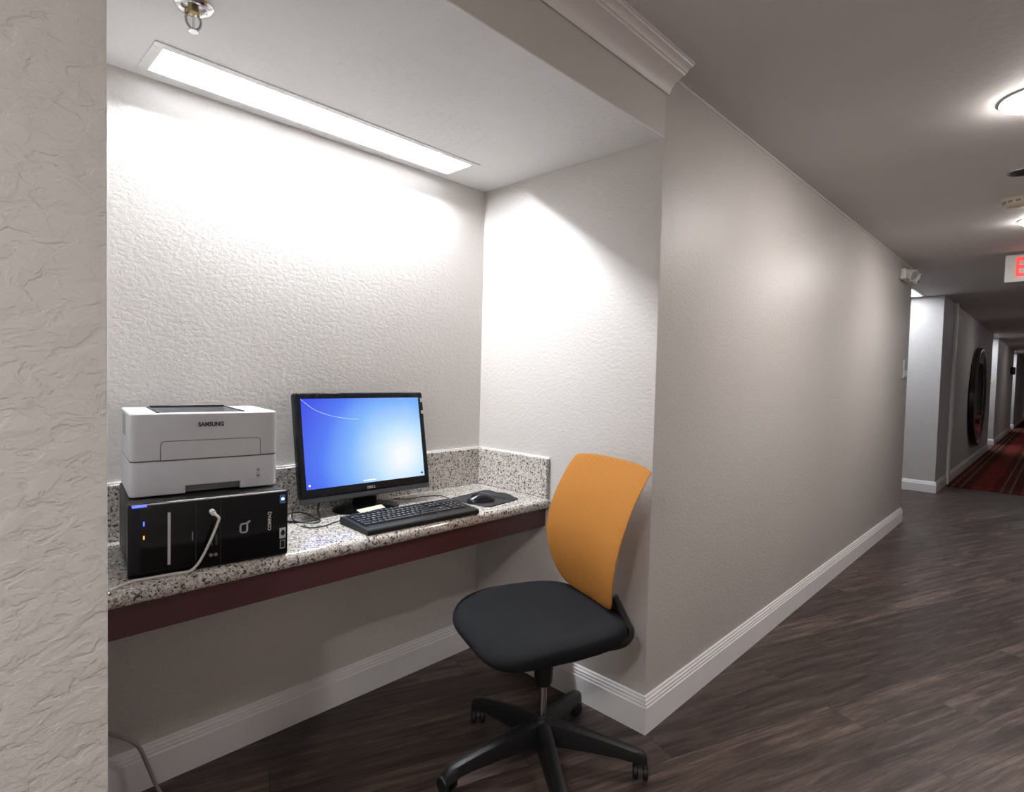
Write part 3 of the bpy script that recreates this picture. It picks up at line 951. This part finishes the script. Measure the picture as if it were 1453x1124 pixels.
for i in range(NL + 1):
    t = i / NL
    x = -.055 + .110 * t
    wv = .031 * (max(0, 1 - (2 * t - 1) ** 4)) ** .5 * (1 - .10 * t) + .0006
    hv = .037 * (math.sin(PI * min(1, (t * .88 + .06))) ** .62) * (1 - .20 * t)
    rings.append([(x, wv * math.cos(2 * PI * j / NR), (hv * max(0, math.sin(2 * PI * j / NR)) ** .8) + .001 * min(0, math.sin(2 * PI * j / NR)) + .001) for j in range(NR)])
loft(b, rings); obj('shell', b, 'mouse', ms, 60)
b = BM(); cyl(b, (.030, -.0035, .024), (.030, .0035, .024), .009, seg=18); obj('scroll_wheel', b, 'bezel_lip', ms, 40)
b = BM(); tube(b, [(-.002, 0, .0385), (.02, 0, .0345), (.04, 0, .0265), (.052, 0, .0135)], .0006, 6, 6); obj('button_seam', b, 'printer_gap', ms, 60)
def ms_local(p):
    v = Matrix.Rotation(-math.radians(158), 3, 'Z') @ (Vector(p) - Vector((-.275, .585, ZC + .0042)))
    return tuple(v)
b = BM(); tube(b, [(.050, 0, .008)] + [ms_local(q) for q in [(-.345, .615, ZC + .009), (-.35, .66, ZC + .006), (-.325, .76, ZC + .003), (-.39, .80, ZC + .003), (-.46, .80, ZC + .003), (-.50, .84, ZC + .003)]], .0017, 8, 8)
obj('cord', b, 'cable_black', ms, 60)

vc = thing('video_cable', 'loose black cables looping over the worktop behind the monitor', 'cable', (-.88, .78, ZC), 0)
b = BM(); tube(b, rel(vc, [(-1.05, .80, ZC + .004), (-.98, .79, ZC + .004), (-.92, .74, ZC + .004), (-.86, .745, ZC + .004), (-.83, .81, ZC + .02), (-.80, .835, ZC + .10)]), .0035, 8, 8); obj('cord', b, 'cable_black', vc, 60)
b = BM(); tube(b, rel(vc, [(-1.05, .83, ZC + .004), (-.96, .82, ZC + .012), (-.90, .80, ZC + .02), (-.87, .72, ZC + .004), (-.905, .705, ZC + .004), (-.945, .75, ZC + .012), (-.91, .82, ZC + .04), (-.86, .84, ZC + .11)]), .0028, 8, 8); obj('cord', b, 'cable_black', vc, 60)

# ------------------------------------------------------------------ desk chair
CA = math.radians(160)
ch = thing('desk_chair', 'swivel chair with orange mesh back and black seat pulled up to the worktop', 'chair', (-.386, .147, 0), CA)
# local frame: +x forward, +y the sitter's left
def seat_ring(s, z, shrink=0.0):
    out = []
    n = 56
    for k in range(n):
        a = 2 * PI * k / n
        ex_ = 2 / 3.7
        cx_, sx_ = math.cos(a), math.sin(a)
        x = (.243 - shrink) * s * math.copysign(abs(cx_) ** ex_, cx_)
        y = (.252 - shrink) * s * math.copysign(abs(sx_) ** ex_, sx_)
        y *= 1 - .06 * max(0, -x / .25)
        f = max(0, (x - .06) / .19)
        e = abs(y) / .252
        zz = z - .028 * f ** 2.2 + .008 * max(0, -x / .25) ** 2 + (.010 * e ** 2.5 * (1 - f) if z > .44 else 0)
        out.append((x + .027, y, zz + .034))
    return out
b = BM()
loft(b, [seat_ring(.90, .421), seat_ring(.97, .425), seat_ring(1.0, .436), seat_ring(1.0, .449), seat_ring(.975, .460), seat_ring(.92, .469), seat_ring(.80, .472), seat_ring(.5, .469), seat_ring(.2, .467), seat_ring(.01, .467)])
obj('seat', b, 'seat', ch, 60)
b = BM()
loft(b, [seat_ring(.55, .395), seat_ring(.78, .402), seat_ring(.90, .415), seat_ring(.93, .426)])
obj('seat_pan', b, 'black_plastic', ch, 60)
# back: profile of (setback, height), half width
bp_ = [(.178, .515, .135), (.165, .56, .165), (.150, .62, .190), (.144, .68, .207), (.148, .74, .217), (.166, .80, .220), (.196, .87, .217), (.232, .93, .218), (.264, .972, .213), (.273, .983, .205)]
def backpt(i, u, off):
    a, z, hw_ = bp_[i]
    i0, i1 = max(0, i - 1), min(len(bp_) - 1, i + 1)
    tx, tz = -(bp_[i1][0] - bp_[i0][0]), bp_[i1][1] - bp_[i0][1]
    l = math.hypot(tx, tz); nx, nz = tz / l, -tx / l
    x = -a + .030 * u * u * min(1, hw_ / .2)
    if i == 0:
        z = z + .016 * abs(u) ** 3
    if i == len(bp_) - 1:
        z = z - .010 * abs(u) ** 4
    th = off * (1 - .75 * abs(u) ** 6)
    return (x + nx * th, hw_ * u, z + nz * th)
b = BM()
NU = 16
front = [[b.verts.new(backpt(i, -1 + 2 * k / NU, .008)) for k in range(NU + 1)] for i in range(len(bp_))]
back = [[b.verts.new(backpt(i, -1 + 2 * k / NU, -.008)) for k in range(NU + 1)] for i in range(len(bp_))]
for i in range(len(bp_) - 1):
    for k in range(NU):
        b.faces.new((front[i][k], front[i][k + 1], front[i + 1][k + 1], front[i + 1][k]))
        b.faces.new((back[i][k + 1], back[i][k], back[i + 1][k], back[i + 1][k + 1]))
    for k in (0, NU):
        b.faces.new((front[i][k], front[i + 1][k], back[i + 1][k], back[i][k]))
for k in range(NU):
    for i in (0, len(bp_) - 1):
        b.faces.new((front[i][k], front[i][k + 1], back[i][k + 1], back[i][k]))
br = obj('backrest', b, 'orange', ch, 50)
sd_ = br.modifiers.new('round', 'SUBSURF'); sd_.levels = 2; sd_.render_levels = 2
# black hoop that carries the back
for s in (-1, 1):
    b = BM()
    tube(b, [(-.10, s * .15, .428), (-.17, s * .165, .432), (-.205, s * .165, .444), (-.220, s * .156, .464), (-.216, s * .140, .485), (-.204, s * .118, .525), (-.190, s * .105, .56)], .013, 12, 6, squash=1.0)
    obj('back_upright', b, 'black_plastic', ch, 60)
b = BM(); tube(b, [(-.215, -.13, .505), (-.204, -.08, .515), (-.200, 0, .517), (-.204, .08, .515), (-.215, .13, .505)], .011, 10, 6); obj('back_crossbar', b, 'black_plastic', ch, 60)
# mechanism, column
b = BM(); box(b, -.10, .08, -.06, .06, .358, .432, .012, 3); obj('tilt_mechanism', b, 'black_plastic', ch, 35)
b = BM(); lathe(b, [(0, .365), (.034, .365), (.031, .31), (.029, .275), (.024, .262), (0, .262)], 24); obj('column_shroud', b, 'black_plastic', ch, 40)
b = BM(); cyl(b, (0, 0, .155), (0, 0, .268), .0125, seg=20); obj('gas_column', b, 'steel', ch, 40)
b = BM(); tube(b, [(.0, -.05, .375), (.0, -.13, .372), (.0, -.19, .368)], .006, 8, 4); obj('height_lever', b, 'black_plastic', ch, 60)
b = BM(); lathe(b, [(0, .055), (.026, .055), (.031, .07), (.037, .11), (.033, .145), (.027, .152), (.025, .162), (.0, .162)], 28); obj('hub', b, 'black_plastic', ch, 40)
RB = .315
star0 = math.radians(17) - CA
caster_src = None
for k in range(5):
    a = star0 + 2 * PI * k / 5
    rot = Matrix.Rotation(a, 4, 'Z')
    b = BM()
    secs = [(.022, .026, .072, .149), (.08, .0255, .074, .141), (.16, .024, .069, .123), (.24, .0225, .062, .104), (.290, .022, .054, .090), (.322, .020, .038, .081), (.334, .013, .036, .066)]
    rings = []
    for r, hw_, z0, z1 in secs:
        rings.append([(r, -hw_, z0), (r, hw_, z0), (r, hw_ * 1.0, z0 + (z1 - z0) * .5), (r, hw_ * .8, z1 - (z1 - z0) * .12), (r, hw_ * .35, z1), (r, -hw_ * .35, z1), (r, -hw_ * .8, z1 - (z1 - z0) * .12), (r, -hw_, z0 + (z1 - z0) * .5)])
    loft(b, rings)
    bmesh.ops.transform(b, matrix=rot, verts=b.verts[:])
    obj('leg', b, 'black_plastic', ch, 40)
    # caster: stem and hood with two wheels
    ca = a + [2.2, .6, 1.9, 2.6, -1.0][k]
    mt = rot @ Matrix.Translation((RB, 0, 0)) @ Matrix.Rotation(ca, 4, 'Z') @ Matrix.Translation((-.014, 0, 0))
    b = BM()
    cyl(b, (.014, 0, .045), (.014, 0, .066), .007, seg=12)
    rr = []
    for j in range(9):
        t = math.radians(20 + 140 * j / 8)
        rr.append([(.0265 * math.cos(t), -.007, .026 + .0265 * math.sin(t)), (.0265 * math.cos(t), .007, .026 + .0265 * math.sin(t)), (.008 * math.cos(t), .007, .026 + .008 * math.sin(t)), (.008 * math.cos(t), -.007, .026 + .008 * math.sin(t))])
    loft(b, rr)
    bmesh.ops.transform(b, matrix=mt, verts=b.verts[:])
    cs = obj('caster', b, 'black_plastic', ch, 40)
    for s in (-1, 1):
        b = BM()
        pf = [(.0, .008), (.022, .008), (.025, .010), (.025, .020), (.022, .0235), (.010, .0245), (0, .0245)]
        loft(b, [[(max(r, 1e-5) * math.cos(2 * PI * q / 24), s * yy, .025 + max(r, 1e-5) * math.sin(2 * PI * q / 24)) for q in range(24)] for r, yy in pf])
        bmesh.ops.transform(b, matrix=mt, verts=b.verts[:])
        obj('wheel', b, 'black_plastic', cs, 40)
